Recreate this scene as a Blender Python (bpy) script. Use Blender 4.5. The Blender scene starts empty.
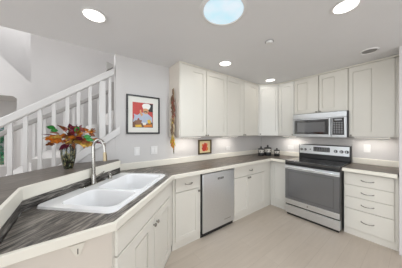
import bpy, bmesh, math, random
from mathutils import Vector, Matrix
random.seed(7)
S = bpy.context.scene
COL = S.collection
PI = math.pi

# ------------------------------------------------------------------ camera
cam_d = bpy.data.cameras.new('camera'); cam = bpy.data.objects.new('camera', cam_d); COL.objects.link(cam)
cam.location = (-3.607, -2.359, 1.425)
cam.rotation_euler = (PI/2, 0, math.radians(52.4 - 90))
cam_d.sensor_width = 36; cam_d.lens = 166.2/402*36
cam_d.shift_x = -2.4/402; cam_d.shift_y = -1.3/402
cam_d.clip_start = 0.03
S.camera = cam

# ------------------------------------------------------------------ world, light, exposure
S.view_settings.view_transform = 'Standard'; S.view_settings.look = 'None'
S.view_settings.gamma = 1; S.view_settings.use_curve_mapping = False
S.view_settings.exposure = -0.16
w = bpy.data.worlds.new('world'); S.world = w; w.use_nodes = True
nt = w.node_tree; bg = nt.nodes['Background']
sky = nt.nodes.new('ShaderNodeTexSky'); sky.sky_type = 'HOSEK_WILKIE'; sky.turbidity = 3
sky.sun_direction = (-.4, .3, .85)
nt.links.new(sky.outputs[0], bg.inputs[0]); bg.inputs[1].default_value = 1.2

def area(name, loc, rot, sx, sy, power, color=(1, 1, 1)):
    d = bpy.data.lights.new(name, 'AREA'); d.shape = 'RECTANGLE'; d.size = sx; d.size_y = sy
    d.energy = power; d.color = color
    o = bpy.data.objects.new(name, d); COL.objects.link(o); o.location = loc; o.rotation_euler = rot
    return o
# daylight entering by the living-room windows behind the camera and the tall stairwell windows
area('window_daylight', (-3.3, -5.9, 1.35), (PI/2, 0, 0), 3.6, 1.9, 92, (.93, .97, 1))
area('window_daylight', (-7.4, -2.6, 1.35), (PI/2, 0, -PI/2), 4.0, 1.9, 104, (.93, .97, 1))
area('stairwell_daylight', (-7.4, 1.9, 3.3), (math.radians(80), 0, -PI/2), 2.4, 2.4, 120, (.96, .98, 1))
area('stairwell_fill', (-3.9, .72, 5.1), (math.radians(8), 0, 0), 2.6, 1.1, 42, (.97, .985, 1))  # added fill under the stairwell ceiling, no skylight opening there
area('landing_fill', (-4.9, 3.1, 5.1), (0, 0, 0), 1.6, 1.8, 40, (.97, .985, 1))  # added fill to brighten the far landing wall
sd = bpy.data.lights.new('sun', 'SUN'); sd.energy = 5; sd.angle = .02; so_ = bpy.data.objects.new('sun', sd); COL.objects.link(so_)
so_.rotation_euler = Vector((-.55, .12, -.8)).to_track_quat('-Z', 'Y').to_euler()

# ------------------------------------------------------------------ materials
MATS = {}
def mat(name, col, rough=.5, metal=0, noise=0, nscale=8, spec=.5, bump=0, emit=None, estr=0, trans=0, coat=0, stretch=None):
    if name in MATS: return MATS[name]
    m = bpy.data.materials.new(name); m.use_nodes = True; t = m.node_tree; b = t.nodes['Principled BSDF']
    b.inputs['Base Color'].default_value = (*col, 1); b.inputs['Roughness'].default_value = rough
    b.inputs['Metallic'].default_value = metal; b.inputs['Specular IOR Level'].default_value = spec
    b.inputs['Transmission Weight'].default_value = trans; b.inputs['Coat Weight'].default_value = coat
    if emit: b.inputs['Emission Color'].default_value = (*emit, 1); b.inputs['Emission Strength'].default_value = estr
    if noise or bump:
        tc = t.nodes.new('ShaderNodeTexCoord'); mp = t.nodes.new('ShaderNodeMapping'); n = t.nodes.new('ShaderNodeTexNoise')
        n.inputs['Scale'].default_value = nscale; n.inputs['Detail'].default_value = 5
        if stretch: mp.inputs['Scale'].default_value = stretch
        t.links.new(tc.outputs['Object'], mp.inputs[0]); t.links.new(mp.outputs[0], n.inputs[0])
        if noise:
            r = t.nodes.new('ShaderNodeValToRGB')
            r.color_ramp.elements[0].color = (*[c*(1-noise) for c in col], 1); r.color_ramp.elements[0].position = .3
            r.color_ramp.elements[1].color = (*[min(1, c*(1+noise)) for c in col], 1); r.color_ramp.elements[1].position = .7
            t.links.new(n.outputs[0], r.inputs[0]); t.links.new(r.outputs[0], b.inputs['Base Color'])
        if bump:
            bp = t.nodes.new('ShaderNodeBump'); bp.inputs['Strength'].default_value = bump; bp.inputs['Distance'].default_value = .004
            t.links.new(n.outputs[0], bp.inputs['Height']); t.links.new(bp.outputs[0], b.inputs['Normal'])
    MATS[name] = m; return m

WALL = mat('wall_paint', (.59, .572, .562), .7, noise=.015, nscale=3, bump=.08)
CEIL = mat('ceiling_paint', (.745, .74, .745), .85, noise=.012, nscale=2, bump=.1)
CAB = mat('cream_cabinet_paint', (.735, .705, .64), .33, noise=.012, nscale=4)
BEIGE = mat('beige_front_and_end_shade', (.655, .595, .525), .4, noise=.02, nscale=4)  # near cabinet's own beige, also used for the end panel's shade
CABW = mat('warm_white_cabinet_paint', (.75, .735, .69), .33, noise=.012, nscale=4)
TRIMC = mat('cream_edge_wood', (.80, .765, .68), .35, noise=.02, nscale=5)
WHITE = mat('white_trim_paint', (.78, .765, .755), .45, noise=.01, nscale=5)
GROUT = mat('dark_gap', (.05, .045, .04), .9)
BLACK = mat('black_plastic', (.012, .012, .013), .35)
BGLASS = mat('black_glass', (.02, .02, .022), .06, spec=.8, coat=1)
OVENGL = mat('grey_oven_glass', (.12, .12, .125), .05, spec=.9, coat=.8)
STEEL = mat('brushed_steel', (.79, .82, .85), .3, 1, noise=.06, nscale=30, stretch=(1, 1, 14))
STEELD = mat('dark_steel', (.36, .36, .365), .3, 1)
CHROME = mat('satin_nickel', (.38, .365, .34), .22, 1)
KNOB = mat('pewter_knob', (.30, .28, .25), .35, 1)
PORC = mat('white_porcelain', (.90, .90, .91), .12, coat=.6)
WHITE2 = mat('railing_white_paint', (.66, .645, .635), .45, noise=.01, nscale=5)
PLAST = mat('white_plastic', (.74, .73, .72), .35)
CLEARP = mat('frosted_plastic', (.70, .66, .58), .25, coat=.4)

def veins(name, ang, a, b_, c):
    m = bpy.data.materials.new(name); m.use_nodes = True; t = m.node_tree; p = t.nodes['Principled BSDF']
    p.inputs['Roughness'].default_value = .36; p.inputs['Specular IOR Level'].default_value = .3
    tc = t.nodes.new('ShaderNodeTexCoord'); mp0 = t.nodes.new('ShaderNodeMapping'); mp = t.nodes.new('ShaderNodeMapping')
    mp0.inputs['Rotation'].default_value = (0, 0, -ang); mp.inputs['Scale'].default_value = (1.2, 9, 1)
    n = t.nodes.new('ShaderNodeTexNoise'); n.inputs['Scale'].default_value = 4.2; n.inputs['Detail'].default_value = 9
    n.inputs['Roughness'].default_value = .68; n.inputs['Distortion'].default_value = 1.3
    r = t.nodes.new('ShaderNodeValToRGB'); e = r.color_ramp.elements
    e[0].position = .38; e[0].color = (*a, 1); e[1].position = .64; e[1].color = (*c, 1)
    k = e.new(.5); k.color = (*b_, 1)
    n2 = t.nodes.new('ShaderNodeTexNoise'); n2.inputs['Scale'].default_value = 5; n2.inputs['Detail'].default_value = 3
    mx = t.nodes.new('ShaderNodeMixRGB'); mx.blend_type = 'MULTIPLY'; mx.inputs[0].default_value = .35
    L = t.links.new
    L(tc.outputs['Object'], mp0.inputs[0]); L(mp0.outputs[0], mp.inputs[0]); L(mp.outputs[0], n.inputs[0]); L(tc.outputs['Object'], n2.inputs[0])
    L(n.outputs[0], r.inputs[0]); L(r.outputs[0], mx.inputs[1]); L(n2.outputs[0], mx.inputs[2]); L(mx.outputs[0], p.inputs['Base Color'])
    MATS[name] = m; return m
ca, cb, cc = (.065, .052, .043), (.15, .122, .10), (.27, .23, .19)
LAM0 = veins('veined_laminate_lengthwise', 0, ca, cb, cc)
LAML = veins('veined_laminate_ledge', math.radians(20), (.11, .09, .075), (.165, .14, .115), (.235, .20, .17))
LAM45 = veins('veined_laminate_diagonal', math.radians(40), (.035, .032, .03), (.17, .152, .135), (.46, .41, .36))
LAM90 = veins('veined_laminate_crosswise', PI/2, ca, cb, cc)
LAMD = veins('veined_laminate_splash', math.radians(35), (.025, .023, .022), (.12, .11, .10), (.45, .42, .38))
for n_ in LAMD.node_tree.nodes:
    if n_.type == 'MAPPING' and n_.inputs['Scale'].default_value[1] > 5: n_.inputs['Scale'].default_value = (1.2, 1.2, 14)

def floor_mat():
    m = bpy.data.materials.new('vinyl_plank_floor'); m.use_nodes = True; t = m.node_tree; p = t.nodes['Principled BSDF']
    p.inputs['Roughness'].default_value = .42
    tc = t.nodes.new('ShaderNodeTexCoord'); br = t.nodes.new('ShaderNodeTexBrick')
    br.inputs['Color1'].default_value = (.59, .51, .43, 1); br.inputs['Color2'].default_value = (.565, .485, .405, 1)
    br.inputs['Mortar'].default_value = (.48, .41, .34, 1); br.inputs['Scale'].default_value = 1
    br.inputs['Mortar Size'].default_value = .0015; br.inputs['Brick Width'].default_value = 1.25; br.inputs['Row Height'].default_value = .18
    mp = t.nodes.new('ShaderNodeMapping'); mp.inputs['Scale'].default_value = (1.2, 9, 1)
    n = t.nodes.new('ShaderNodeTexNoise'); n.inputs['Scale'].default_value = 2.5; n.inputs['Detail'].default_value = 6
    r = t.nodes.new('ShaderNodeValToRGB'); r.color_ramp.elements[0].color = (.91, .905, .90, 1); r.color_ramp.elements[1].color = (1, 1, 1, 1)
    r.color_ramp.elements[0].position = .3; r.color_ramp.elements[1].position = .7
    mx = t.nodes.new('ShaderNodeMixRGB'); mx.blend_type = 'MULTIPLY'; mx.inputs[0].default_value = .8
    L = t.links.new
    L(tc.outputs['Object'], br.inputs[0]); L(tc.outputs['Object'], mp.inputs[0]); L(mp.outputs[0], n.inputs[0]); L(n.outputs[0], r.inputs[0])
    L(br.outputs[0], mx.inputs[1]); L(r.outputs[0], mx.inputs[2]); L(mx.outputs[0], p.inputs['Base Color'])
    return m
FLOOR = floor_mat()

# ------------------------------------------------------------------ helpers
def box(bm, x0, x1, y0, y1, z0, z1):
    v = [bm.verts.new((x, y, z)) for z in (z0, z1) for y in (y0, y1) for x in (x0, x1)]
    for f in ((0, 2, 3, 1), (4, 5, 7, 6), (0, 1, 5, 4), (2, 6, 7, 3), (0, 4, 6, 2), (1, 3, 7, 5)):
        bm.faces.new([v[i] for i in f])
def plate(bm, outer, holes, d0, d1, mp):
    """flat slab with holes: 2D loops (a, b), thickness d0..d1, mp(a, b, d) -> xyz"""
    rings = []
    for d in (d0, d1):
        ed = []; rr = []
        for lp in [outer] + list(holes):
            vs = [bm.verts.new(mp(a, b, d)) for a, b in lp]; rr.append(vs)
            ed += [bm.edges.new((vs[i], vs[(i+1) % len(vs)])) for i in range(len(vs))]
        bmesh.ops.triangle_fill(bm, use_beauty=True, use_dissolve=True, edges=ed)
        rings.append(rr)
    for A, Bq in zip(*rings):
        for i in range(len(A)):
            j = (i+1) % len(A); bm.faces.new((A[i], A[j], Bq[j], Bq[i]))
XY = lambda a, b, d: (a, b, d)
XZ = lambda a, b, d: (a, d, b)
def rect(x0, x1, y0, y1): return [(x0, y0), (x1, y0), (x1, y1), (x0, y1)]
def rrect(x0, x1, y0, y1, r, n=5):
    o = []
    for cx, cy, a0 in ((x1-r, y0+r, -PI/2), (x1-r, y1-r, 0), (x0+r, y1-r, PI/2), (x0+r, y0+r, PI)):
        for i in range(n+1):
            a = a0+PI/2*i/n; o.append((cx+r*math.cos(a), cy+r*math.sin(a)))
    return o
def cyl(bm, c, r, h, axis='z', n=24, r2=None):
    r2 = r if r2 is None else r2
    M = {'z': Matrix(), 'y': Matrix.Rotation(PI/2, 4, 'X'), 'x': Matrix.Rotation(PI/2, 4, 'Y')}[axis]
    bmesh.ops.create_cone(bm, cap_ends=True, segments=n, radius1=r, radius2=r2, depth=h, matrix=Matrix.Translation(c) @ M)
def lathe(bm, prof, n=28, c=(0, 0, 0), axis='z'):
    rings = []
    for r, z in prof:
        if r < 1e-6: 
            p = (0, 0, z); rings.append([bm.verts.new(tuple(c[i]+(p if axis == 'z' else (0, -z, 0))[i] for i in range(3)))]); continue
        rr = []
        for i in range(n):
            a = 2*PI*i/n
            p = (r*math.cos(a), r*math.sin(a), z) if axis == 'z' else (r*math.cos(a), -z, r*math.sin(a))
            rr.append(bm.verts.new(tuple(c[k]+p[k] for k in range(3))))
        rings.append(rr)
    for A, Bq in zip(rings, rings[1:]):
        for i in range(n):
            j = (i+1) % n
            if len(A) == 1 and len(Bq) == 1: continue
            if len(A) == 1: bm.faces.new((A[0], Bq[j], Bq[i]))
            elif len(Bq) == 1: bm.faces.new((A[i], A[j], Bq[0]))
            else: bm.faces.new((A[i], A[j], Bq[j], Bq[i]))
def tube(bm, pts, r, n=10, close=True):
    pts = [Vector(p) for p in pts]; rs = r if isinstance(r, (list, tuple)) else [r]*len(pts)
    rings = []; up = None
    for i, p in enumerate(pts):
        d = (pts[min(i+1, len(pts)-1)] - pts[max(i-1, 0)]).normalized()
        if up is None: up = Vector((0, 0, 1)) if abs(d.z) < .9 else Vector((1, 0, 0))
        a = d.cross(up).normalized(); b = a.cross(d).normalized(); up = b
        rings.append([bm.verts.new(p + (a*math.cos(2*PI*k/n) + b*math.sin(2*PI*k/n))*rs[i]) for k in range(n)])
    for A, Bq in zip(rings, rings[1:]):
        for i in range(n):
            j = (i+1) % n; bm.faces.new((A[i], A[j], Bq[j], Bq[i]))
    if close: bm.faces.new(rings[0]); bm.faces.new(rings[-1][::-1])
def mk(name, bm, m, parent=None, bevel=0, smooth=False, seg=2, label=None):
    bmesh.ops.recalc_face_normals(bm, faces=bm.faces)
    me = bpy.data.meshes.new(name); bm.to_mesh(me); bm.free()
    for q in (m if isinstance(m, list) else [m]): me.materials.append(q)
    o = bpy.data.objects.new(name, me); COL.objects.link(o)
    if parent: o.parent = parent
    if smooth:
        for f in me.polygons: f.use_smooth = True
    if bevel:
        b = o.modifiers.new('bevel', 'BEVEL'); b.width = bevel; b.segments = seg; b.limit_method = 'ANGLE'; b.angle_limit = math.radians(40)
    if smooth or bevel:
        try: me.set_sharp_from_angle(angle=math.radians(38))
        except Exception: pass
    if label: o['label'] = label
    return o
def mbox(name, m, parent, *b, bevel=0, label=None):
    bm = bmesh.new()
    bs = b[0] if isinstance(b[0], list) else [b]
    for q in bs: box(bm, *q)
    return mk(name, bm, m, parent, bevel, label=label)
def tag(o, label, cat, group=None):
    o['label'] = label; o['category'] = cat
    if group: o['group'] = group
    return o
def thing(name, label, cat, loc=(0, 0, 0), rz=0, group=None):
    o = bpy.data.objects.new(name, None); COL.objects.link(o); o.location = loc; o.rotation_euler = (0, 0, rz)
    o.empty_display_size = .1
    return tag(o, label, cat, group)
def struct(o): o['kind'] = 'structure'; return o
def dup(root, loc=None, rz=None, label=None, group=None):
    r = root.copy(); COL.objects.link(r)
    if loc: r.location = loc
    if rz is not None: r.rotation_euler = (0, 0, rz)
    if label: r['label'] = label
    if group: r['group'] = group
    for ch in list(root.children):
        c = ch.copy(); COL.objects.link(c); c.parent = r
        for g in list(ch.children):
            d = g.copy(); COL.objects.link(d); d.parent = c
    return r

CH = 2.43      # kitchen ceiling height
# ------------------------------------------------------------------ setting
struct(mbox('floor', FLOOR, None, -7.6, .2, -6.1, 5.2, -.1, 0))
holes = []
bm = bmesh.new()
SKC = (-2.64, -1.373)
hole = [(SKC[0]+.166*math.cos(2*PI*i/40), SKC[1]+.166*math.sin(2*PI*i/40)) for i in range(40)]
plate(bm, rect(-7.6, .2, -6.1, .045), [hole], CH, CH+.12, XY)
struct(mk('ceiling', bm, CEIL))
struct(mbox('wall_back', WALL, None, -3.2, .2, 0, .12, 0, 5.2))
struct(mbox('wall_right', WALL, None, 0, .12, -2.215, 0, 0, CH))
struct(mbox('wall_corner', mat('side_wall_paint', (.70, .665, .665), .7, noise=.01), None, -.62, .12, -6.1, -2.215, 0, CH, bevel=.004))
# living room behind the camera, with its window openings
bm = bmesh.new(); plate(bm, rect(-7.6, .2, 0, CH), [rect(-5.1, -1.5, .4, 2.3)], -6.1, -6.0, XZ); struct(mk('wall_front', bm, WALL))
YZ = lambda a, b, d: (d, a, b)
bm = bmesh.new(); plate(bm, rect(-6.1, 5.2, 0, 5.2), [rect(-4.6, -.6, .4, 2.3), rect(.7, 3.1, 2.1, 4.5)], -7.6, -7.5, YZ); struct(mk('wall_left', bm, WALL))
for i, (q, mp_, d) in enumerate([((-5.1, -1.5, .4, 2.3), XZ, -6.06), ((-4.6, -.6, .4, 2.3), YZ, -7.56), ((.7, 3.1, 2.1, 4.5), YZ, -7.56)]):
    bm = bmesh.new(); a0, a1, b0, b1 = q; mid = (a0+a1)/2
    plate(bm, rect(*q), [rect(a0+.06, mid-.03, b0+.06, b1-.06), rect(mid+.03, a1-.06, b0+.06, b1-.06)], d-.03, d+.03, mp_)
    struct(mk('window_%d' % (i+2), bm, WHITE))
# stairwell
struct(mbox('ceiling_stairwell', CEIL, None, -7.6, .2, .045, 5.2, 5.2, 5.3))
struct(mbox('wall_upper', WALL, None, -7.6, .2, .0, .045, CH+.12, 5.2))
struct(mbox('wall_stair', WALL, None, -4.16, .2, 1.35, 1.45, 0, 5.2))
WALLF = WALL
bm = bmesh.new()    # far knee wall with a sloping top and a passage below it
plate(bm, [(-6.6, 2.24), (-6.6, 4.99), (-4.40, 2.55), (-4.16, 2.30), (-4.16, 0), (-4.66, 0), (-4.66, 2.20), (-4.72, 2.245)], [], 3.2, 3.3, XZ)
struct(mk('wall_landing', bm, WALLF))
bm = bmesh.new(); plate(bm, rect(-7.6, .2, 0, 5.2), [rect(-6.4, -5.03, .55, 1.82)], 4.2, 4.3, XZ); struct(mk('wall_far', bm, WALLF))
struct(mbox('ceiling_landing', CEIL, None, -7.5, -4.16, 3.3, 4.2, 2.26, 2.34))
wf = bmesh.new(); plate(wf, rect(-6.4, -5.03, .55, 1.82), [rect(-6.36, -5.07, .59, 1.78)], 4.2, 4.27, XZ)
wn = struct(mk('window_1', wf, WHITE))
gm = mat('clear_pane', (.95, .98, .97), .02, trans=1)
gl = mbox('window_pane', gm, wn, -6.36, -5.07, 4.235, 4.24, .59, 1.78)
# staircase: treads and risers rising to the right
SL = .765
bm = bmesh.new()
pts = []; x = -5.22; z = 0
for i in range(15):
    pts += [(x, z), (x, z+.191)]; z += .191; x += .25
pts += [(x+.3, z), (x+.3, z-.25)] + [(-5.0, 0)]
plate(bm, pts, [], .101, 1.345, XZ)
struct(mk('trim_1', bm, mat('stair_carpet', (.60, .58, .56), .95, noise=.05, nscale=60)))
def zs(x): return 1.378 + .725*(x+3.33)     # skirt top
bm = bmesh.new()
plate(bm, [(-4.9, zs(-4.9)-.095), (-4.9, zs(-4.9)), (-3.152, zs(-3.152)), (-3.152, zs(-3.152)-.095)], [], -.020, -.0005, XZ)
plate(bm, [(-4.9, zs(-4.9)-.095), (-4.9, zs(-4.9)), (-3.203, zs(-3.203)), (-3.203, zs(-3.203)-.095)], [], -.0004, .098, XZ)
struct(mk('trim_2', bm, WHITE2, bevel=.004))
bm = bmesh.new()
plate(bm, [(-4.88, 0), (-4.88, zs(-4.88)-.096), (-3.201, zs(-3.201)-.096), (-3.201, 0)], [], .0, .098, XZ)
struct(mk('wall_understair', bm, WALL))

def railing(y, hx0, hx1, label, off, xs, bw, ht, mm, th=.035):
    t = thing('stair_railing', label, 'railing', (0, y, 0))
    bm = bmesh.new()
    plate(bm, [(hx0, off(hx0)), (hx0, off(hx0)+ht), (hx1, off(hx1)+ht), (hx1, off(hx1))], [], -th, th, XZ)
    mk('handrail', bm, mm, t, bevel=.012)
    for x in xs:
        mbox('baluster', WHITE2, t, x-bw/2, x+bw/2, -bw/2, bw/2, zs(x-bw/2)-.01, off(x-bw/2)+.02, bevel=.003)
    return t
hand = lambda x: 1.468 + .725*(x+4.167)
xs = [-3.898-.103*k for k in range(8)] + [-3.79, -3.677, -3.579, -3.469, -3.262]
r1 = railing(.040, -4.85, -3.212, 'white square-baluster stair railing in front, rising right beside the kitchen wall', hand, xs, .034, .09, WHITE2)
mbox('newel', WHITE2, r1, -3.375, -3.310, -.030, .030, zs(-3.375)-.02, hand(-3.375)+.02, bevel=.004)
GREYR = mat('greige_handrail', (.36, .345, .33), .5)  # far handrail's shade is put into this darker grey
xs2 = [-3.86+.115*k for k in range(-7, 6)]
r2 = railing(1.1, -4.9, -2.9, 'farther stair railing with handrail coloured grey for shade, seen between the front balusters',
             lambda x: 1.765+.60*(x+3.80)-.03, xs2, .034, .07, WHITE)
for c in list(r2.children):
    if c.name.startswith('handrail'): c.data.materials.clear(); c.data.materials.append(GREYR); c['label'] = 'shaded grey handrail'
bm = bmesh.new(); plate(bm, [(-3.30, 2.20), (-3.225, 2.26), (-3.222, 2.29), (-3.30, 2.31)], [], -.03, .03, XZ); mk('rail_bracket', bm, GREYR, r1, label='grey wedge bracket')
mbox('newel', GREYR, r2, -3.13, -2.98, -.05, .05, zs(-3.1)-.1, 2.35, label='added grey post in place of gap shade')  # added post, its grey stands in for shade in the dark gaps
# garden beyond the far window
bm = bmesh.new()
for i in range(2400):
    c = Vector((random.uniform(-7.2, -4.6), random.gauss(6.2, .35), random.uniform(.02, 2.9)))
    a = Vector((random.gauss(0, 1), random.gauss(0, 1), random.gauss(0, 1))).normalized()*.075
    b = a.cross(Vector((random.random(), random.random(), random.random()))).normalized()*.04
    bm.faces.new([bm.verts.new(c-a), bm.verts.new(c+b), bm.verts.new(c+a), bm.verts.new(c-b)])
for k in range(6):
    x = -7+.45*k; tube(bm, [(x, 6.2, 0), (x+.05, 6.2, .8), (x-.05, 6.25, 1.6)], [.03, .025, .012], 6)
tag(mk('hedge', bm, mat('green_hedge_leaves', (.03, .50, .24), .6, noise=.5, nscale=5)), 'green leafy hedge outside the small window beyond the stairs', 'hedge')
struct(mbox('floor_outside', mat('grass_ground', (.12, .2, .07), .9, noise=.2), None, -12, 2, 5.2, 14, -.1, -.02))

# wood-edged backsplash strips along the walls
struct(mbox('trim_3', TRIMC, None, -3.175, -.02, -.02, 0, .935, 1.022, bevel=.003))
struct(mbox('trim_4', TRIMC, None, [(-.02, 0, -.895, 0, .935, 1.022), (-.02, 0, -2.215, -1.695, .935, 1.022)], bevel=.003))

# ------------------------------------------------------------------ breakfast bar (half wall) and ledge
def offs(pl, d):      # offset an open polyline to its left
    out = []
    for i, p in enumerate(pl):
        p = Vector(p); n = []
        if i > 0: e = (p-Vector(pl[i-1])).normalized(); n.append(Vector((-e.y, e.x)))
        if i < len(pl)-1: e = (Vector(pl[i+1])-p).normalized(); n.append(Vector((-e.y, e.x)))
        if len(n) == 1: out.append(p+n[0]*d)
        else:
            m = (n[0]+n[1]).normalized(); out.append(p+m*(d/m.dot(n[0])))
    return [tuple(q) for q in out]
FL = [(-3.866, -1.36), (-3.866, -.862), (-3.172, -.149)]
w0 = offs(FL, .0205); w1 = offs(FL, .13)
bm = bmesh.new(); plate(bm, w0+w1[::-1], [], 0, 1.034, XY)
struct(mk('wall_bar', bm, WALL))
led = thing('bar_ledge', 'raised breakfast bar ledge of brown veined laminate with cream wooden edge, holding the vase', 'bar top')
bm = bmesh.new()
inner = offs(FL, .0195)
plate(bm, inner+[(-3.168, -.021), (-3.68, -.021), (-4.31, -.65), (-4.31, -1.36)], [], 1.035, 1.085, XY)
mk('laminate_top', bm, LAML, led, bevel=.002)
bm = bmesh.new(); plate(bm, FL+offs(FL, .02)[::-1], [], 1.004, 1.0865, XY)
mk('edge_band', bm, TRIMC, led, bevel=.003)
bm = bmesh.new(); plate(bm, offs(FL, .008)+offs(FL, .020)[::-1], [], .9352, 1.0035, XY)
sp = mk('splash_strip', bm, LAMD, led)

# ------------------------------------------------------------------ countertop
ct = thing('kitchen_countertop', 'brown-grey veined laminate worktop running from the sink corner round to the range', 'countertop')
R2 = math.sqrt(.5)
def st(s, t): return ((s-t)*R2, (s+t)*R2)      # diagonal sink frame -> world
SK = (-3.292, -2.372, 1.556, 2.112)           # sink outline s0,s1,t0,t1
skhole = [st(a, b) for a, b in rrect(SK[0]+.015, SK[1]-.015, SK[2]+.015, SK[3]-.015, .05)]
E1 = [(-3.862, -1.33), (-3.438, -1.33), (-2.728, -.625)]
lb = [(-3.862, -.866), (-3.193, -.183)]
# outer cabinet-side laminate edge (band adds .02)
bm = bmesh.new()
plate(bm, [(-3.868, -1.33), (-3.438, -1.33), (-2.728, -.625), (-2.728, -.004), (-3.17, -.004), (-3.17, -.15), (-3.868, -.868)], [skhole], .893, .935, XY)
mk('worktop_slab', bm, LAM45, ct)
bm = bmesh.new(); plate(bm, [(-2.728, -.625), (-.625, -.625), (-.022, -.022), (-.022, -.021), (-2.728, -.021)], [], .893, .935, XY)
mk('worktop_slab', bm, LAM0, ct)
bm = bmesh.new(); plate(bm, [(-.625, -.625), (-.625, -.9), (-.022, -.9), (-.022, -.022)], [], .893, .935, XY)
mk('worktop_slab', bm, LAM90, ct)
O1 = [(-3.868, -1.33), (-3.438, -1.33), (-2.728, -.625), (-.625, -.625), (-.625, -.9)]
bm = bmesh.new(); plate(bm, O1+offs(O1, -.022)[::-1], [], .889, .9365, XY); mk('edge_band', bm, TRIMC, ct, bevel=.004)
ct2 = thing('kitchen_countertop', 'short veined laminate worktop right of the range above the four drawers', 'countertop')
mbox('worktop_slab', LAM90, ct2, -.625, -.022, -2.205, -1.695, .893, .935)
mbox('edge_band', TRIMC, ct2, -.647, -.6251, -2.205, -1.695, .889, .9365, bevel=.004)

# ------------------------------------------------------------------ sink
sink = thing('kitchen_sink', 'white double-bowl drop-in sink set diagonally in the worktop', 'sink', (*st(SK[0], SK[2]), .935), PI/4)
Ws, Ds = SK[1]-SK[0], SK[3]-SK[2]
def sink_bm():
    bm = bmesh.new()
    bowls = [(.05, .345, .028, Ds-.115), (.372, Ws-.04, .028, Ds-.115)]
    out = rrect(0, Ws, 0, Ds, .045)
    hl = [rrect(a, b, c, d, .06) for a, b, c, d in bowls]
    ed = []; tops = []
    for lp in [out]+hl:
        vs = [bm.verts.new((a, b, .014)) for a, b in lp]; tops.append(vs)
        ed += [bm.edges.new((vs[i], vs[(i+1) % len(vs)])) for i in range(len(vs))]
    bmesh.ops.triangle_fill(bm, use_beauty=True, use_dissolve=True, edges=ed)
    def ring(prev, lp, z):
        vs = [bm.verts.new((a, b, z)) for a, b in lp]; n = len(vs)
        for i in range(n):
            j = (i+1) % n; bm.faces.new((prev[i], prev[j], vs[j], vs[i]))
        return vs
    ring(tops[0], rrect(-.006, Ws+.006, -.006, Ds+.006, .05), .0005)
    for k, (a, b, c, d) in enumerate(bowls):
        v = ring(tops[k+1], rrect(a+.004, b-.004, c+.004, d-.004, .06), .004)
        v = ring(v, rrect(a+.02, b-.02, c+.02, d-.02, .06), -.15)
        v = ring(v, rrect(a+.05, b-.05, c+.05, d-.05, .05), -.175)
        bm.faces.new(v)
    return bm, bowls
bm, bowls = sink_bm()
so = mk('sink_basin', bm, PORC, sink, smooth=True)
for a, b, c, d in bowls:
    bm = bmesh.new(); lathe(bm, [(0, .001), (.03, .001), (.042, .004), (.045, .001), (.045, 0)], 20, ((a+b)/2, (c+d)/2, -.175)); mk('drain', bm, CHROME, sink, smooth=True)
def sinkpt(x, y): return st(SK[0]+x, SK[2]+y)
# faucet on the back deck
fx, fy = (-3.474, -.503)
fa = thing('kitchen_faucet', 'tall brushed nickel gooseneck faucet behind the sink', 'faucet', (fx, fy, .949), PI/4)
bm = bmesh.new(); plate(bm, rrect(-.14, .14, -.028, .026, .02), [], 0, .006, XY); mk('deck_plate', bm, CHROME, fa, bevel=.002)
bm = bmesh.new(); lathe(bm, [(0, .006), (.027, .006), (.027, .012), (.023, .02), (.022, .075), (.016, .095), (0, .095)], 20); mk('base', bm, CHROME, fa, smooth=True)
bm = bmesh.new()
pp = [(0, 0, .08), (0, 0, .34)] + [(.0, -.056+.056*math.cos(PI*k/12), .34+.07*math.sin(PI*k/12)) for k in range(1, 13)]
pp += [(0, -.115, .31), (0, -.116, .29)]
tube(bm, pp, [.017, .0145]+[.013]*12+[.0125, .0125], 12); mk('spout', bm, CHROME, fa, smooth=True)
bm = bmesh.new(); tube(bm, [(0, -.116, .295), (0, -.118, .26), (0, -.119, .215)], [.0130, .0165, .0175], 12); mk('spray_head', bm, mat('warm_nickel', (.40, .33, .22), .35, 1), fa, smooth=True)
bm = bmesh.new(); tube(bm, [(.015, 0, .05), (.05, .0, .058), (.125, -.01, .085)], [.012, .008, .006], 10); mk('lever', bm, CHROME, fa, smooth=True)
# soap dispenser / air gap
ag = tag(mk('air_gap_cap', (lambda b: (lathe(b, [(0, 0), (.021, 0), (.022, .006), (.018, .01), (.018, .042), (.012, .05), (0, .05)], 18), b)[1])(bmesh.new()), CHROME, smooth=True),
         'small nickel air gap cap on the sink deck right of the faucet', 'air gap')
ag.location = (-3.322, -.398, .949)

# ------------------------------------------------------------------ cabinet kit (local: x along the front, front faces -y at y=0)
def door_part(root, name, x0, x1, z0, z1, rec=None, m=CAB, y=0, th=.02, zr=(.055, .055), groove=.003):
    bm = bmesh.new()
    if rec:
        plate(bm, rect(x0, x1, z0, z1), [rect(rec[0], rec[1], z0+zr[0], z1-zr[1])], y-th, y, XZ)
        a, b, p, q = rec[0], rec[1], z0+zr[0], z1-zr[1]
        box(bm, a-.002, b+.002, y-.004, y-.001, p-.002, q+.002)
        box(bm, a+groove, b-groove, y-th+.006, y-.0041, p+groove, q-groove)
    else: box(bm, x0, x1, y-th, y, z0, z1)
    return mk(name, bm, m, root, bevel=.002)
def knob(parent, x, z, y=-.02, r=.015, m=KNOB):
    bm = bmesh.new(); lathe(bm, [(0, 0), (.006, 0), (.006, .012), (r, .016), (r, .024), (r*.6, .029), (0, .029)], 14, (x, y, z), 'y'); mk('knob', bm, m, parent, smooth=True)
def pull(parent, x, z, w=.1, y=-.02, m=KNOB):
    bm = bmesh.new(); h = w/2
    tube(bm, [(x-h, y, z), (x-h+.004, y-.014, z-.002), (x-h*.5, y-.024, z-.008), (x, y-.027, z-.010), (x+h*.5, y-.024, z-.008), (x+h-.004, y-.014, z-.002), (x+h, y, z)],
         [.007, .006, .005, .0045, .005, .006, .007], 8); mk('handle', bm, m, parent, smooth=True)
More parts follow.
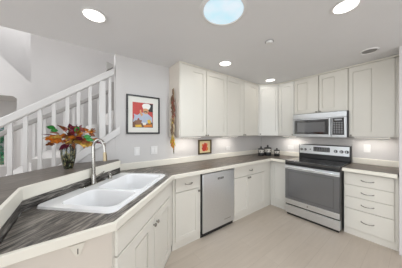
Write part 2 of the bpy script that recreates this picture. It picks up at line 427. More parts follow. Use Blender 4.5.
def carcass(root, x0, x1, z0, z1, depth, toe=True, m=CAB, solid=True):
    bm = bmesh.new(); box(bm, x0, x1, .0, depth, z0, z1); return mk('cabinet_body', bm, m, root, bevel=.001)
def base_cab(label, loc, rz, w, m=CAB, depth=.53, x0=0):
    t = thing('base_cabinet', label, 'cabinet', loc, rz)
    carcass(t, x0, w, .09, .888, depth, m=m)
    mbox('toe_kick', m, t, x0, w, .006, depth-.02, 0, .0895)
    return t

# near open end of the counter
c = thing('base_cabinet', 'cream end cabinet with a plain front panel at the near left, below the worktop', 'cabinet', (-3.868, -1.31, 0))
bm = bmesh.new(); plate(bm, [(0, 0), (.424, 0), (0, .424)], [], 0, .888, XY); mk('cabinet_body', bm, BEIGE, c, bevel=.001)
# diagonal sink cabinet : open box so the bowls hang free
O = st(-3.380+.02, 1.471+.037)
c = thing('sink_cabinet', 'cream sink cabinet set diagonally under the sink with two knobbed doors', 'cabinet', (*O, 0), PI/4)
LW = 1.062
bm = bmesh.new()
plate(bm, rect(0, LW, .09, .888), [rect(.03, .52, .12, .71), rect(.58, .90, .12, .71)], 0, .02, XZ)
box(bm, 0, .018, .02, .10, .09, .888); box(bm, LW-.018, LW, .02, .06, .09, .888); box(bm, .0, LW, .021, .45, .09, .108)
mk('cabinet_body', bm, CAB, c)
mbox('toe_kick', CAB, c, .01, LW, .012, .03, 0, .0895)
door_part(c, 'drawer_front', .014, .925, .722, .870)
d1 = door_part(c, 'door', .014, .515, .10, .713, (.205, .40), zr=(.06, .078), groove=.013); knob(d1, .492, .64, m=CHROME)
d2 = door_part(c, 'door', .521, .925, .10, .713, (.685, .868), zr=(.06, .078), groove=.011); knob(d2, .552, .64, m=CHROME)
# wall A run
XA = -2.685
c = base_cab('cream base cabinet with one drawer over one door, left of the dishwasher', (XA, -.556, 0), 0, .415, x0=0)
d = door_part(c, 'drawer', .03, .385, .705, .870); pull(d, .215, .785, .1)
d = door_part(c, 'door', .03, .385, .10, .69, (.09, .32), groove=-.001); knob(d, .367, .662)
c = base_cab('wide cream base cabinet with a drawer over two doors, right of the dishwasher', (-1.63, -.556, 0), 0, .89)
mbox('corner_filler', CAB, c, .891, 1.083, .0, .02, .0, .888)
d = door_part(c, 'drawer', .015, .87, .705, .870); pull(d, .43, .785, .08)
d = door_part(c, 'door', .015, .376, .10, .69, (.075, .316), groove=-.001); knob(d, .355, .66)
d = door_part(c, 'door', .380, .87, .10, .69, (.44, .81), groove=-.001); knob(d, .402, .662)
# wall B run
c = base_cab('narrow white base cabinet with one panelled door, left of the range', (-.545, -.557, 0), -PI/2, .329, CABW)
d = door_part(c, 'door', .055, .325, .10, .868, (.10, .31), CABW, zr=(.06, .06))
c = base_cab('cream base cabinet with a stack of four drawers, right of the range', (-.545, -1.698, 0), -PI/2, .512)
for i, (z0, z1) in enumerate([(.703, .868), (.540, .697), (.372, .534), (.10, .366)]):
    d = door_part(c, 'drawer', .008, .478, z0, z1)
    pull(d, .245, (z0+z1)/2+.0, .12, m=CHROME)

# upper cabinets
ZB, ZT = 1.365, 2.402
def upper(label, loc, rz, w, z0=ZB, m=CAB, depth=.312, x0=0):
    t = thing('wall_cabinet', label, 'cabinet', loc, rz)
    mbox('cabinet_body', m, t, x0, w, 0, depth, z0, ZT, bevel=.001)
    mbox('crown_strip', TRIMC, t, x0, w, -.012, depth, ZT+.006, CH-.001, bevel=.002)
    return t
F_ = -.314
zr = (.07, .075)
c = upper('cream wall cabinet nearest the framed chef picture, first on the left wall run', (-2.455, F_, 0), 0, .469)
mbox('end_shade_panel', BEIGE, c, -.004, -.0004, .0, .312, ZB, CH-.002, label='end panel coloured beige for its shaded side')  # added panel, beige carries the shade of this turned-away side
d = door_part(c, 'door', .004, .464, ZB+.003, ZT-.003, (.222, .405), zr=zr); knob(d, .449, ZB+.02, r=.012)
c = upper('cream wall cabinet above the small orange picture, second on the left wall run', (-1.986, F_, 0), 0, .455)
d = door_part(c, 'door', .006, .450, ZB+.003, ZT-.003, (.045, .385), zr=zr); knob(d, .022, ZB+.02, r=.012)
c = upper('cream wall cabinet third from the left, between its look-alikes over the dishwasher side', (-1.531, F_, 0), 0, .456)
d = door_part(c, 'door', .005, .452, ZB+.003, ZT-.003, (.045, .345), zr=zr); knob(d, .432, ZB+.02, r=.012)
c = upper('cream wall cabinet fourth from the left, next to the diagonal corner cabinet', (-1.075, F_, 0), 0, .463)
d = door_part(c, 'door', .005, .458, ZB+.003, ZT-.003, (.205, .415), zr=zr); knob(d, .025, ZB+.02, r=.012)
# diagonal corner upper
a = (-.61, -.33+.004); b = (-.33+.004, -.61)
t = thing('wall_cabinet', 'diagonal corner wall cabinet above the three canisters', 'cabinet', (a[0], a[1], 0), -PI/4)
L_ = math.hypot(b[0]-a[0], b[1]-a[1])
bm = bmesh.new()
inv = Matrix.Rotation(PI/4, 2)
def tl(x, y): v = inv @ Vector((x-a[0], y-a[1])); return (v.x, v.y)
poly = [tl(-.61, -.314), tl(-.314, -.61), tl(-.002, -.61), tl(-.002, -.002), tl(-.61, -.002)]
plate(bm, poly, [], ZB, ZT, XY); mk('cabinet_body', bm, CABW, t)
bm = bmesh.new(); plate(bm, poly, [], ZT+.006, CH-.001, XY); mk('crown_strip', bm, TRIMC, t)
d = door_part(t, 'door', .026, L_-.026, ZB+.003, ZT-.003, (.062, L_-.062), CABW, y=.0105, zr=zr); knob(d, .04, ZB+.03, y=-.01, r=.012)
c = upper('narrow cream wall cabinet between the corner cabinet and the microwave', (F_, -.612, 0), -PI/2, .305, m=CABW)
d = door_part(c, 'door', .007, .298, ZB+.003, ZT-.003, (.058, .25), CABW, zr=zr); knob(d, .28, ZB+.02, r=.012)
ZM = 1.762
c = upper('short cream wall cabinet above the left half of the microwave', (F_, -.918, 0), -PI/2, .397, ZM)
d = door_part(c, 'door', .007, .390, ZM+.003, ZT-.003, (.053, .22), zr=zr); knob(d, .368, ZM+.018, r=.012)
c = upper('short cream wall cabinet above the right half of the microwave', (F_, -1.316, 0), -PI/2, .388, ZM)
d = door_part(c, 'door', .007, .381, ZM+.003, ZT-.003, (.048, .215), zr=zr); knob(d, .028, ZM+.018, r=.012)
c = upper('wide tall cream wall cabinet at the far right, above the drawer stack', (F_, -1.705, 0), -PI/2, .505)
d = door_part(c, 'door', .008, .462, ZB+.003, ZT-.003, (.05, .25), zr=zr); knob(d, .03, ZB+.02, r=.012)

# under-cabinet light bars
LIT = mat('warm_lamp_lens', (1, .96, .88), .4, emit=(1, .95, .87), estr=1.8)
def strip(label, loc, rz, w, power):
    t = thing('under_cabinet_light', label, 'light', loc, rz)
    mbox('housing', PLAST, t, 0, w, 0, .06, -.018, -.001, bevel=.002)
    mbox('lens', LIT, t, .01, w-.01, .008, .052, -.021, -.0185)
    d = bpy.data.lights.new('strip_lamp', 'AREA'); d.shape = 'RECTANGLE'; d.size = w*.9; d.size_y = .05; d.energy = power; d.color = (1, .95, .88)
    o = bpy.data.objects.new('strip_lamp', d); COL.objects.link(o); o.parent = t; o.location = (w/2, .03, -.024); 
strip('slim light bar under the first wall cabinet, beside the framed chef picture', (-2.40, -.2, ZB), 0, .42, 1.7)
strip('slim light bar under the middle wall cabinets, right of the small orange picture', (-1.50, -.2, ZB), 0, .42, 1.7)
strip('slim light bar under the narrow wall cabinet left of the microwave', (-.2, -.63, ZB), -PI/2, .27, 1.8)
strip('slim light bar under the wide wall cabinet at the far right', (-.2, -1.74, ZB), -PI/2, .38, 1.4)

# ------------------------------------------------------------------ dishwasher
dw = thing('dishwasher', 'stainless steel dishwasher between the two cream base cabinets', 'dishwasher', (-2.268, -.556, 0))
mbox('tub', BLACK, dw, .0, .636, .0, .5, .09, .868)
mbox('toe_panel', BLACK, dw, .0, .634, .0, .06, .0, .088)
mbox('door', STEEL, dw, .014, .633, -.034, -.001, .062, .862, bevel=.004)
mbox('badge', BLACK, dw, .285, .40, -.0362, -.0345, .752, .778)
mbox('badge_text', PLAST, dw, [(.30, .312, -.0369, -.0363, .760, .771), (.318, .330, -.0369, -.0363, .760, .771), (.336, .348, -.0369, -.0363, .760, .771), (.354, .384, -.0369, -.0363, .763, .768)])
mbox('label_sticker', STEELD, dw, .42, .55, -.0346, -.0341, .132, .140)
mbox('gasket', BLACK, dw, .001, .013, -.012, -.0005, .062, .866)

# ------------------------------------------------------------------ range (local frame facing -y, rotated to face -x)
rg = thing('electric_range', 'stainless steel electric range with black glass cooktop and big oven window', 'range', (-.64, -.912, 0), -PI/2)
RW = .772
mbox('oven_body', STEELD, rg, .002, RW-.002, .012, .60, .04, .905)
bm = bmesh.new(); box(bm, 0, RW, -.028, .575, .906, .944); ckt = mk('cooktop', bm, BGLASS, rg, bevel=.004)
RING = mat('grey_burner_print', (.10, .10, .105), .15)
for bx, by, r in ((.19, .14, .115), (.57, .13, .085), (.20, .40, .085), (.57, .40, .11)):
    bm = bmesh.new()
    for rr in (r, r*.62):
        o_ = [(bx+rr*math.cos(2*PI*i/36), by+rr*math.sin(2*PI*i/36)) for i in range(36)]; q_ = [(bx+(rr-.006)*math.cos(2*PI*i/36), by+(rr-.006)*math.sin(2*PI*i/36)) for i in range(36)]
        plate(bm, o_, [q_], .9442, .9447, XY)
    mk('burner_ring', bm, RING, ckt)
mbox('front_lip', BLACK, rg, .0, RW, -.026, .011, .868, .905, bevel=.003)
# oven door
dr = mbox('oven_door', BLACK, rg, .004, RW-.004, -.035, .011, .20, .866, bevel=.003)
mbox('oven_window', OVENGL, dr, .006, RW-.006, -.0375, -.0352, .284, .800)
bm = bmesh.new(); plate(bm, rect(.05, RW-.07, .33, .765), [rect(.062, RW-.082, .342, .753)], -.0383, -.0376, XZ); mk('window_border', bm, mat('dark_frit', (.09, .09, .092), .2), dr)
mbox('top_strip', STEEL, dr, .004, RW-.004, -.0385, -.0352, .802, .866)
mbox('bottom_strip', STEEL, dr, .004, RW-.004, -.0395, -.0352, .2, .283, bevel=.001)
bm = bmesh.new(); cyl(bm, (.36, -.0402, .243), .011, .0012, 'y', 20); mk('round_logo', bm, STEELD, dr)
bm = bmesh.new()
tube(bm, [(.012, -.066, .838), (RW-.012, -.066, .838)], .016, 12)
for x in (.03, RW-.03): tube(bm, [(x, -.036, .838), (x, -.066, .838)], .010, 8)
mk('handle', bm, STEEL, dr, smooth=True)
mbox('storage_drawer', STEEL, rg, .006, RW-.006, -.034, .011, .042, .178, bevel=.003)
mbox('drawer_gap', BLACK, rg, .006, RW-.006, -.018, .0115, .179, .199)
mbox('base_plinth', BLACK, rg, .02, RW-.02, .0, .5, .0, .0395)
# back guard
bgd = mbox('control_panel', BLACK, rg, -.002, RW+.004, .535, .625, .945, 1.205, bevel=.006)
mbox('panel_face', STEEL, bgd, .012, RW-.01, .5305, .5345, 1.035, 1.192, bevel=.001)
mbox('display', BGLASS, bgd, .25, .50, .5285, .5300, 1.082, 1.165)
DIG = mat('panel_print', (.35, .36, .38), .4)
mbox('display_buttons', DIG, bgd, [(.262+.026*i, .277+.026*i, .5278, .5284, 1.095+.022*j, 1.103+.022*j) for i in range(9) for j in range(3)])
for x, r in ((.045, .020), (.112, .020), (.583, .022), (.660, .022), (.728, .022)):
    k = (lambda b: (lathe(b, [(0, 0), (r+.005, 0), (r+.004, .004), (r, .006), (r*.85, .026), (0, .027)], 20, (x, .5304, 1.108), 'y'), mk('knob', b, mat('dark_knob', (.10, .10, .105), .3, .6), bgd, smooth=True))[1])(bmesh.new())
    mbox('pointer', STEEL, k, x-.004, x+.004, .499, .5035, 1.108-r*.8, 1.108+r*.8)
bm = bmesh.new(); cyl(bm, (.198, .529, 1.115), .010, .003, 'y', 16); mk('button', bm, BLACK, bgd)

# ------------------------------------------------------------------ microwave
MWS = mat('microwave_steel', (.50, .505, .51), .32, 1, noise=.05, nscale=30, stretch=(1, 1, 14))
mw = thing('over_range_microwave', 'stainless steel over-the-range microwave below the short wall cabinets', 'microwave', (-.400, -.922, 0), -PI/2)
mbox('casing', BLACK, mw, -.0, .79, .022, .398, 1.357, 1.760, bevel=.003)
mbox('top_vent_strip', MWS, mw, .0, .778, .0, .0215, 1.668, 1.755, bevel=.003)
dd_ = mbox('door', MWS, mw, .0, .592, -.004, .0215, 1.352, 1.664, bevel=.003)
mbox('window_frame', BGLASS, dd_, .03, .552, -.0065, -.0042, 1.398, 1.648, bevel=.001)
mbox('window_glass', mat('microwave_mesh_glass', (.13, .13, .135), .07, coat=1), dd_, .085, .50, -.0075, -.0067, 1.435, 1.600)
bm = bmesh.new(); tube(bm, [(.574, -.034, 1.385), (.574, -.034, 1.655)], .011, 10)
for z in (1.40, 1.64): tube(bm, [(.574, -.004, z), (.574, -.034, z)], .007, 8)
mk('handle', bm, MWS, dd_, smooth=True)
mbox('control_surround', MWS, mw, .596, .778, -.004, .0215, 1.352, 1.664, bevel=.003)
cp = mbox('control_panel', BGLASS, mw, .604, .748, -.0065, -.0042, 1.392, 1.655, bevel=.001)
mbox('keypad', mat('keypad_print', (.22, .22, .23), .5), cp, [(.618+.03*i, .640+.03*i, -.0071, -.0066, 1.415+.026*j, 1.431+.026*j) for i in range(4) for j in range(7)])
mbox('clock_display', DIG, cp, .63, .72, -.0071, -.0066, 1.615, 1.638)
mbox('base_vent', STEELD, mw, .04, .74, .05, .35, 1.348, 1.3565)

# ------------------------------------------------------------------ ceiling fittings
CAN = mat('downlight_lens', (1, 1, 1), .5, emit=(1, .97, .92), estr=3.2)
cans = [(-3.48, -.664, 'recessed ceiling downlight at the upper left, above the sink'), (-1.89, -.647, 'recessed ceiling downlight in front of the left wall cabinets'),
        (-.667, -.628, 'small bright recessed downlight by the diagonal corner cabinet'), (-1.912, -2.004, 'recessed ceiling downlight at the upper right, nearest the right wall')]
first = None
for x, y, lab in cans:
    if first is None:
        t = thing('ceiling_downlight', lab, 'ceiling light', (x, y, CH), 0, 'recessed ceiling downlights')
        bm = bmesh.new(); lathe(bm, [(.078, 0), (.094, -.001), (.096, -.006), (.080, -.009), (.078, -.001)], 32); mk('trim_ring', bm, PLAST, t, smooth=True)
        bm = bmesh.new(); cyl(bm, (0, 0, -.004), .077, .004, 'z', 32); mk('lens', bm, CAN, t)
        d = bpy.data.lights.new('downlight_lamp', 'AREA'); d.shape = 'DISK'; d.size = .14; d.energy = .7; d.color = (1, .955, .89)
        o = bpy.data.objects.new('downlight_lamp', d); COL.objects.link(o); o.parent = t; o.location = (0, 0, -.012)
        first = t
    else: dup(first, (x, y, CH), label=lab)
t = thing('tubular_skylight', 'large round bluish skylight diffuser set in the ceiling', 'skylight', (*SKC, CH))
bm = bmesh.new(); lathe(bm, [(.163, .01), (.163, -.004), (.17, -.010), (.19, -.004), (.192, 0)], 48); mk('trim_ring', bm, PLAST, t, smooth=True)
SKM = bpy.data.materials.new('skylight_diffuser'); SKM.use_nodes = True
n_ = SKM.node_tree; b_ = n_.nodes['Principled BSDF']; tc = n_.nodes.new('ShaderNodeTexCoord'); no = n_.nodes.new('ShaderNodeTexNoise'); no.inputs['Scale'].default_value = 5
rp = n_.nodes.new('ShaderNodeValToRGB'); rp.color_ramp.elements[0].position = .35; rp.color_ramp.elements[1].position = .65
rp.color_ramp.elements[0].color = (.58, .84, .95, 1); rp.color_ramp.elements[1].color = (.78, .90, .98, 1)
n_.links.new(tc.outputs['Object'], no.inputs[0]); n_.links.new(no.outputs[0], rp.inputs[0]); n_.links.new(rp.outputs[0], b_.inputs['Emission Color'])
b_.inputs['Base Color'].default_value = (.1, .12, .13, 1); b_.inputs['Emission Strength'].default_value = 1.0
bm = bmesh.new(); cyl(bm, (0, 0, .0), .163, .004, 'z', 48); mk('diffuser', bm, SKM, t)
d = bpy.data.lights.new('skylight_lamp', 'AREA'); d.shape = 'DISK'; d.size = .3; d.energy = 17; d.color = (.85, .94, 1)
o = bpy.data.objects.new('skylight_lamp', d); COL.objects.link(o); o.parent = t; o.location = (0, 0, -.014)
t = thing('smoke_detector', 'small flat white ceiling detector right of the round skylight', 'smoke detector', (-1.915, -1.353, CH))
bm = bmesh.new(); lathe(bm, [(0, -.024), (.028, -.024), (.036, -.016), (.038, 0)], 24); mk('cover', bm, PLAST, t, smooth=True)
bm = bmesh.new(); lathe(bm, [(.045, 0), (.047, -.006), (.036, -.007)], 24); mk('base_ring', bm, mat('grey_plastic', (.35, .34, .33), .5), t, smooth=True)
t = thing('ceiling_vent', 'round grey ceiling vent above the far right wall cabinet', 'vent', (-.75, -1.985, CH))
bm = bmesh.new(); lathe(bm, [(0, -.004), (.04, -.004), (.07, -.003), (.072, 0)], 28); mk('grille', bm, mat('grey_vent', (.27, .26, .255), .6), t, smooth=True)
bm = bmesh.new(); lathe(bm, [(.070, -.004), (.078, -.011), (.086, -.005), (.088, 0)], 28); mk('trim_ring', bm, PLAST, t, smooth=True)

# ------------------------------------------------------------------ wall plates
def plate_thing(name, label, loc, rz, w, h, kind):
    t = thing(name, label, 'switch' if kind != 'outlet' else 'outlet', loc, rz)
    mbox('cover_plate', PLAST, t, -w/2, w/2, -.006, 0, -h/2, h/2, bevel=.0025)
    if kind == 'outlet':
        for z in (-.022, .022):
            bm = bmesh.new(); plate(bm, rrect(-.016, .016, z-.014, z+.014, .008), [rect(-.008, -.006, z-.004, z+.006), rect(.006, .008, z-.004, z+.006)], -.0075, -.0062, XZ)
            mk('socket', bm, PLAST, t)
    else:
        n = 2 if w > .09 else 1
        for i in range(n):
            x = (i-(n-1)/2)*.044; mbox('rocker', mat('switch_rocker', (.80, .79, .78), .3), t, x-.017, x+.017, -.010, -.0062, -.033, .033, bevel=.002)
    return t
plate_thing('light_switch', 'single white light switch plate below the left side of the chef picture', (-2.941, 0, 1.17), 0, .073, .115, 's')
plate_thing('light_switch', 'wider double white switch plate below the right side of the chef picture', (-2.70, 0, 1.172), 0, .100, .117, 's')
plate_thing('wall_outlet', 'white upright outlet on the wall right of the range, above the drawer stack', (0, -1.863, 1.178), -PI/2, .075, .12, 'outlet')
o = plate_thing('wall_outlet', 'white horizontal outlet on the wall between small orange picture and canisters', (-1.165, 0, 1.11), 0, .075, .12, 'outlet'); o.rotation_euler = (0, PI/2, 0)
o = plate_thing('wall_outlet', 'white horizontal outlet on the wall left of the range controls', (0, -.70, 1.115), -PI/2, .075, .12, 'outlet'); o.rotation_euler = (0, PI/2, -PI/2)

# child-safety clip on the near cabinet
t = thing('plastic_clip', 'small translucent triangular plastic clip on the near left cabinet front', 'clip', (-3.60, -1.3102, .866))
bm = bmesh.new(); plate(bm, [(-.034, 0), (.034, 0), (.014, -.058), (-.004, -.062)], [], -.005, 0, XZ); mk('clip_plate', bm, CLEARP, t, bevel=.001)
mbox('slot', mat('clip_slot', (.12, .10, .08), .6), t, .0, .005, -.0056, -.0051, -.05, -.022)

# ------------------------------------------------------------------ pictures
def col(n, c, r=.5): return mat(n, c, r, noise=.06, nscale=25)
pic = thing('framed_picture', 'black framed picture of a chef in a white hat with a red background', 'picture', (-2.85, 0, 1.673))
w_, h_ = .228, .264
bm = bmesh.new(); plate(bm, rect(-w_, w_, -h_, h_), [rect(-w_+.020, w_-.020, -h_+.020, h_-.020)], -.026, -.002, XZ); mk('frame', bm, mat('black_frame', (.012, .011, .010), .3), pic, bevel=.002)
mbox('mat_board', mat('cream_mat_board', (.74, .73, .68), .7), pic, -w_+.019, w_-.019, -.012, -.003, -h_+.019, h_-.019)
# print: -.148..+.128 , -.173..+.166
PX0, PX1, PZ0, PZ1 = -.150, .130, -.176, .168
def pq(u, v): return (PX0+(PX1-PX0)*u, PZ1-(PZ1-PZ0)*v)
shapes = [('print_red', (.50, .055, .045), [(0, 0), (1, 0), (1, 1), (0, 1)]),
 ('print_brown', (.16, .075, .04), [(0, .70), (.62, .62), (1, .75), (1, 1), (0, 1)]),
 ('print_black', (.02, .018, .02), [(.52, .02), (1, .02), (1, .5), (.80, .42), (.62, .30)]),
 ('print_jacket', (.42, .47, .58), [(.06, .46), (.22, .52), (.38, .40), (.66, .40), (.96, .58), (.97, .80), (.80, .74), (.70, .84), (.40, .82), (.30, .62), (.12, .66)]),
 ('print_jacket', (.42, .47, .58), [(.02, .78), (.10, .50), (.26, .50), (.22, .72)]),
 ('print_red', (.50, .055, .045), [(.72, .33), (.98, .36), (.96, .52), (.76, .46)]),
 ('print_face', (.60, .32, .16), [(.50, .26), (.54, .22), (.74, .22), (.78, .32), (.72, .44), (.58, .45), (.50, .36)]),
 ('print_hat', (.80, .79, .76), [(.50, .24), (.44, .12), (.52, .04), (.66, .02), (.80, .03), (.88, .10), (.84, .20), (.78, .26), (.64, .22)]),
 ('print_moustache', (.04, .025, .02), [(.52, .355), (.64, .33), (.74, .36), (.70, .39), (.62, .37), (.54, .39)]),
 ('print_hand', (.62, .33, .15), [(.34, .30), (.40, .28), (.42, .40), (.50, .48), (.42, .56), (.34, .44)]),
 ('print_yellow', (.72, .45, .05), [(.70, .70), (.82, .66), (.90, .74), (.86, .84), (.74, .82)]),
 ('print_yellow', (.72, .45, .05), [(.12, .90), (.40, .88), (.44, .98), (.14, .99)]),
 ('print_orange', (.62, .20, .03), [(.52, .90), (.94, .86), (.96, .97), (.54, .99)]),
 ('print_white', (.78, .76, .70), [(.46, .80), (.66, .80), (.62, .90), (.50, .90)]),
 ('print_bowl', (.25, .12, .07), [(.10, .72), (.44, .70), (.40, .86), (.18, .88)])]
bm = bmesh.new(); ml = []; 
for i, (nm, c_, pl) in enumerate(shapes):
    mm = col(nm, c_)
    if mm not in ml: ml.append(mm)
    n0 = len(bm.faces); plate(bm, [pq(*p) for p in pl], [], -.0124-.0003*i, -.0120, XZ); bm.faces.ensure_lookup_table()
    for f in bm.faces[n0:]: f.material_index = ml.index(mm)
mk('print', bm, ml, pic)
pic2 = thing('framed_picture', 'small picture of red-orange fruit in a dark frame under the wall cabinets', 'picture', (-1.765, 0, 1.172))
w_, h_ = .148, .128
bm = bmesh.new(); plate(bm, rect(-w_, w_, -h_, h_), [rect(-w_+.026, w_-.026, -h_+.024, h_-.024)], -.024, -.002, XZ); mk('frame', bm, mat('dark_bronze_frame', (.10, .065, .03), .35, .3), pic2, bevel=.003)
mbox('mat_board', mat('pale_yellow_board', (.80, .66, .36), .6), pic2, -w_+.025, w_-.025, -.012, -.003, -h_+.023, h_-.023)
bm = bmesh.new(); ml = [col('paint_orange', (.75, .22, .05)), col('paint_red', (.62, .05, .03)), col('paint_pale', (.80, .60, .40))]
plate(bm, rect(-.075, .07, -.085, .08), [], -.0126, -.012, XZ); n0 = len(bm.faces); bm.faces.ensure_lookup_table()
for f in bm.faces: f.material_index = 2
for (cx, cz, r, k) in ((-.02, -.03, .05, 1), (.03, -.035, .042, 0), (.0, .01, .045, 1), (.03, .035, .03, 0), (-.045, .03, .025, 0), (.0, .055, .018, 1)):
    n0 = len(bm.faces); plate(bm, [(cx+r*math.cos(2*PI*i/14)*(1+.12*math.sin(3*i)), cz+r*math.sin(2*PI*i/14)) for i in range(14)], [], -.0132-.0003*k-.002*r, -.012, XZ); bm.faces.ensure_lookup_table()
    for f in bm.faces[n0:]: f.material_index = k
mk('print', bm, ml, pic2)

# ------------------------------------------------------------------ vase and flowers on the bar ledge
VX, VY, VZ = -3.659, -.327, 1.0855
def vase_mat():
    m = bpy.data.materials.new('mosaic_glass'); m.use_nodes = True; t = m.node_tree; p = t.nodes['Principled BSDF']
    tc = t.nodes.new('ShaderNodeTexCoord'); mp = t.nodes.new('ShaderNodeMapping'); mp.inputs['Scale'].default_value = (22, 22, 9)
    v = t.nodes.new('ShaderNodeTexVoronoi'); r = t.nodes.new('ShaderNodeValToRGB'); r.color_ramp.interpolation = 'CONSTANT'
    e = r.color_ramp.elements; e[0].color = (.012, .012, .008, 1); e[1].position = .9; e[1].color = (.22, .25, .20, 1)
    for q, c_ in ((.42, (.05, .06, .03)), (.62, (.17, .15, .07)), (.76, (.03, .03, .02))): k = e.new(q); k.color = (*c_, 1)
    t.links.new(tc.outputs['Object'], mp.inputs[0]); t.links.new(mp.outputs[0], v.inputs[0]); t.links.new(v.outputs['Color'], r.inputs[0]); t.links.new(r.outputs[0], p.inputs['Base Color'])
    p.inputs['Roughness'].default_value = .12; p.inputs['Coat Weight'].default_value = .6; return m
t = thing('vase', 'dark green and gold mosaic glass vase standing on the bar ledge', 'vase', (VX, VY, VZ))
bm = bmesh.new(); lathe(bm, [(0, 0), (.033, 0), (.036, .008), (.046, .05), (.056, .10), (.062, .145), (.060, .18), (.055, .205), (.058, .215), (.052, .215), (.050, .203), (.056, .145), (.04, .05), (.03, .02), (0, .02)], 32)
mk('vase_body', bm, vase_mat(), t, smooth=True)
fl = thing('artificial_flower_bouquet', 'autumn bouquet of orange, burgundy and green leaves in the mosaic vase', 'flowers', (VX, VY, VZ))
def leaf_mesh(name, c_, lobes=0):
    bm = bmesh.new(); n = 7; rows = []
    for i in range(n+1):
        u = i/n; wd = math.sin(PI*min(1, u**.8))*.36*(1+lobes*.35*math.sin(u*16)); z = -.12*u*u
        rows.append([bm.verts.new((u, s*wd, z+abs(s)*.08*math.sin(PI*u))) for s in (-1, 0, 1)])
    for A, Bq in zip(rows, rows[1:]):
        for k in (0, 1): bm.faces.new((A[k], A[k+1], Bq[k+1], Bq[k]))
    bmesh.ops.solidify(bm, geom=list(bm.faces), thickness=.02)
    bmesh.ops.recalc_face_normals(bm, faces=bm.faces)
    me = bpy.data.meshes.new(name); bm.to_mesh(me); bm.free(); me.materials.append(mat(name, c_, .5, noise=.35, nscale=3, spec=.4))
    for f in me.polygons: f.use_smooth = True
    return me
LF = {k: leaf_mesh(k, c_, l) for k, c_, l in (('orange_leaf', (.72, .25, .03), 1), ('gold_leaf', (.68, .43, .10), 1), ('burgundy_leaf', (.20, .025, .06), 0), ('brown_leaf', (.30, .11, .04), 1), ('green_leaf', (.08, .38, .10), 0), ('pink_leaf', (.50, .20, .17), 0))}
camR = Vector((1, 0, 0)); camF = Vector((0, 1, 0)); UP = Vector((0, 0, 1))
def leaf(me, p, d, size, roll, parent=fl):
    o = bpy.data.objects.new('leaf', me); COL.objects.link(o); o.parent = parent
    d = d.normalized(); q = d.to_track_quat('X', 'Z'); o.rotation_mode = 'QUATERNION'
    from mathutils import Quaternion
    o.rotation_quaternion = q @ Quaternion((1, 0, 0), roll); o.location = p; o.scale = (size, size, size)
    return o
rnd = random.Random(11)
CB = Vector((.04, 0, .30))
def bp(h, v, f=0): return CB + camR*(h*.80) + UP*v + camF*f       # bouquet point: across, up, away
spec = []
for i in range(80):
    a = rnd.uniform(-.25, PI+.25); r = .168*rnd.uniform(.05, .93)
    h = math.cos(a)*r*1.35; v = math.sin(a)*r*.80 - .045; f = rnd.uniform(-.09, .09)
    k = rnd.choices(['orange_leaf', 'gold_leaf', 'burgundy_leaf', 'brown_leaf', 'pink_leaf', 'green_leaf'], [32, 26, 13, 14, 10, 1])[0]
    spec.append((k, h, v, f, Vector((h, 0, 0)).x, rnd.uniform(.06, .095)))
for k, h, v, f, _, sz in spec:
    d = camR*(h*5+rnd.uniform(-.3, .3)) + UP*(v*4+.25+rnd.uniform(-.35, .35)) + camF*(f*5+rnd.uniform(-.4, .2))
    leaf(LF[k], bp(h, v, f), d, sz, rnd.uniform(-1, 1))
for k, h, v, f, dh, dv, sz in [('green_leaf', -.165, .075, 0, -1, .35, .10), ('green_leaf', -.14, .06, -.02, -1, -.05, .085), ('orange_leaf', -.14, -.005, -.06, -1, -.1, .13), ('gold_leaf', -.10, -.01, -.08, -1, .15, .12),
   ('burgundy_leaf', .02, .07, -.02, .1, 1, .085), ('burgundy_leaf', .05, .07, 0, .4, 1, .08), ('burgundy_leaf', -.05, -.07, -.06, -1, -.6, .12), ('burgundy_leaf', -.04, -.05, -.09, -.5, -1, .10),
   ('green_leaf', .11, -.02, -.11, 1, -.2, .10), ('gold_leaf', .12, -.06, -.11, 1, -.35, .10), ('green_leaf', .09, .0, -.12, 1, .1, .09), ('gold_leaf', .14, .045, -.02, 1, .25, .09), ('gold_leaf', .06, -.06, -.1, 1, -.45, .11), ('gold_leaf', .10, -.07, -.08, 1, -.2, .10), ('orange_leaf', -.10, -.03, -.08, -1, -.1, .12),
   ('brown_leaf', .15, .03, 0, 1, -.3, .08), ('pink_leaf', -.07, .05, -.05, -.4, 1, .08), ('brown_leaf', .0, -.05, -.09, 0, -1, .09)]:
    leaf(LF[k], bp(h, v, f), camR*dh+UP*dv-camF*.15, sz*.68, .9)
bm = bmesh.new()
for i in range(9):
    a = rnd.uniform(0, 2*PI); e_ = bp(rnd.uniform(-.1, .1), rnd.uniform(-.04, .03), rnd.uniform(-.05, .05))
    tube(bm, [(.02*math.cos(a), .02*math.sin(a), .03), (.03*math.cos(a), .03*math.sin(a), .18), tuple(e_)], .003, 6)
mk('stems', bm, mat('brown_stem', (.07, .05, .02), .7), fl)
bm = bmesh.new()
for i in range(10):
    c_ = bp(rnd.uniform(-.03, .08), rnd.uniform(.04, .10), rnd.uniform(-.06, .02)); bmesh.ops.create_icosphere(bm, subdivisions=2, radius=rnd.uniform(.007, .012), matrix=Matrix.Translation(c_)); tube(bm, [tuple(c_), tuple(bp(.01, -.03))], .002, 5)
mk('berries', bm, mat('dark_red_berry', (.16, .01, .03), .3), fl, smooth=True)

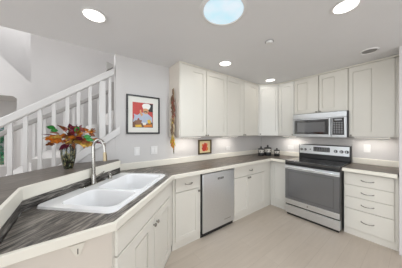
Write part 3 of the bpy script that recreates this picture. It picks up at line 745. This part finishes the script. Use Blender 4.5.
# ------------------------------------------------------------------ dried swag hanging on the wall
sw = thing('dried_chili_swag', 'dried chili and garlic swag hanging on the end of the first wall cabinet', 'wall decoration', (-2.4610, -.190, 1.12), -PI/2)
bm = bmesh.new(); tube(bm, [(.0, -.02, .02), (.01, -.02, .4), (.0, -.02, .95)], .006, 6); mk('cord', bm, mat('twine', (.30, .22, .12), .8), sw)
rs = random.Random(5)
cols = {'chili_red': (.22, .03, .02), 'dried_brown': (.16, .09, .05), 'garlic_tan': (.48, .38, .24), 'corn_yellow': (.60, .45, .07), 'corn_upper': (.60, .45, .07), 'pod_orange': (.62, .20, .02)}
parts = {}
for zc, n, names_, wd in [(.88, 10, ['dried_brown'], .012), (.78, 16, ['dried_brown', 'chili_red'], .022), (.66, 26, ['chili_red', 'dried_brown', 'dried_brown'], .030), (.54, 16, ['dried_brown', 'garlic_tan', 'chili_red'], .04), (.47, 14, ['corn_upper', 'garlic_tan'], .038),
                      (.40, 22, ['dried_brown', 'garlic_tan'], .042), (.31, 18, ['dried_brown', 'garlic_tan'], .042), (.22, 16, ['corn_yellow', 'pod_orange'], .04), (.17, 12, ['pod_orange', 'corn_yellow'], .045)]:
    for i in range(n):
        k = rs.choice(names_); bm_ = parts.setdefault(k, bmesh.new())
        x = rs.uniform(-wd, wd); y = -.022-rs.uniform(0, .02); z = zc+rs.uniform(-.06, .06); a = rs.uniform(-.6, .6); l = rs.uniform(.04, .075)
        tube(bm_, [(x, y, z), (x+l*.5*math.sin(a), y-.006, z-l*.5), (x+l*math.sin(a)*1.2, y, z-l)], [.006, .0095, .002], 6)
for k, b2 in parts.items(): mk({'chili_red': 'chili_peppers', 'dried_brown': 'dried_stalks', 'garlic_tan': 'garlic_cloves', 'corn_yellow': 'yellow_pods', 'corn_upper': 'yellow_pods', 'pod_orange': 'orange_pods'}[k], b2, mat(k, cols[k], .55, noise=.2, nscale=30), sw, smooth=True)
bm = bmesh.new()
for s in (-1, 1): plate(bm, [(s*.012-.010, 0), (s*.012+.010, 0), (s*.02+.010, .15), (s*.02-.010, .15)], [], -.018, -.016, XZ)
mk('ribbon', bm, mat('white_ribbon', (.72, .71, .70), .6), sw)

# ------------------------------------------------------------------ canisters
CW = mat('canister_cream', (.55, .52, .47), .2, noise=.1, nscale=20)
def canister(label, loc, r, h):
    t = thing('canister', label, 'canister', loc, 0, 'black and cream kitchen canisters in the corner')
    bm = bmesh.new(); lathe(bm, [(0, 0), (r*.86, 0), (r*.95, .006), (r, h*.3), (r, h*.34), (0, h*.34)], 24); mk('base', bm, BLACK, t, smooth=True)
    bm = bmesh.new(); lathe(bm, [(0, h*.342), (r*.98, h*.342), (r*.98, h*.60), (r*.86, h*.66), (0, h*.66)], 24); body = mk('jar_body', bm, CW, t, smooth=True)
    bm = bmesh.new()
    for i in range(7):     # black scroll ornament round the jar
        a = 2*PI*i/7
        tube(bm, [(1.0*r*math.cos(a+q), r*math.sin(a+q), h*z_) for q, z_ in ((-.30, .36), (-.05, .42), (.15, .50), (.02, .57), (-.15, .52), (-.05, .47))], r*.07, 6)
    mk('scroll_band', bm, BLACK, body)
    bm = bmesh.new(); lathe(bm, [(0, h*.662), (r*1.04, h*.662), (r*1.06, h*.70), (r*.98, h*.76), (r*.4, h*.80), (r*.18, h*.83), (r*.24, h*.88), (r*.26, h*.94), (r*.14, h), (0, h)], 24); mk('lid', bm, BLACK, t, smooth=True)
    return t
canister('medium black and cream canister, left of the three in the corner', (-.475, -.305, .9352), .064, .200)
canister('tallest black and cream canister, middle of the three in the corner', (-.33, -.37, .9352), .072, .225)
canister('smallest black and cream canister, nearest the range', (-.255, -.535, .9352), .058, .170)
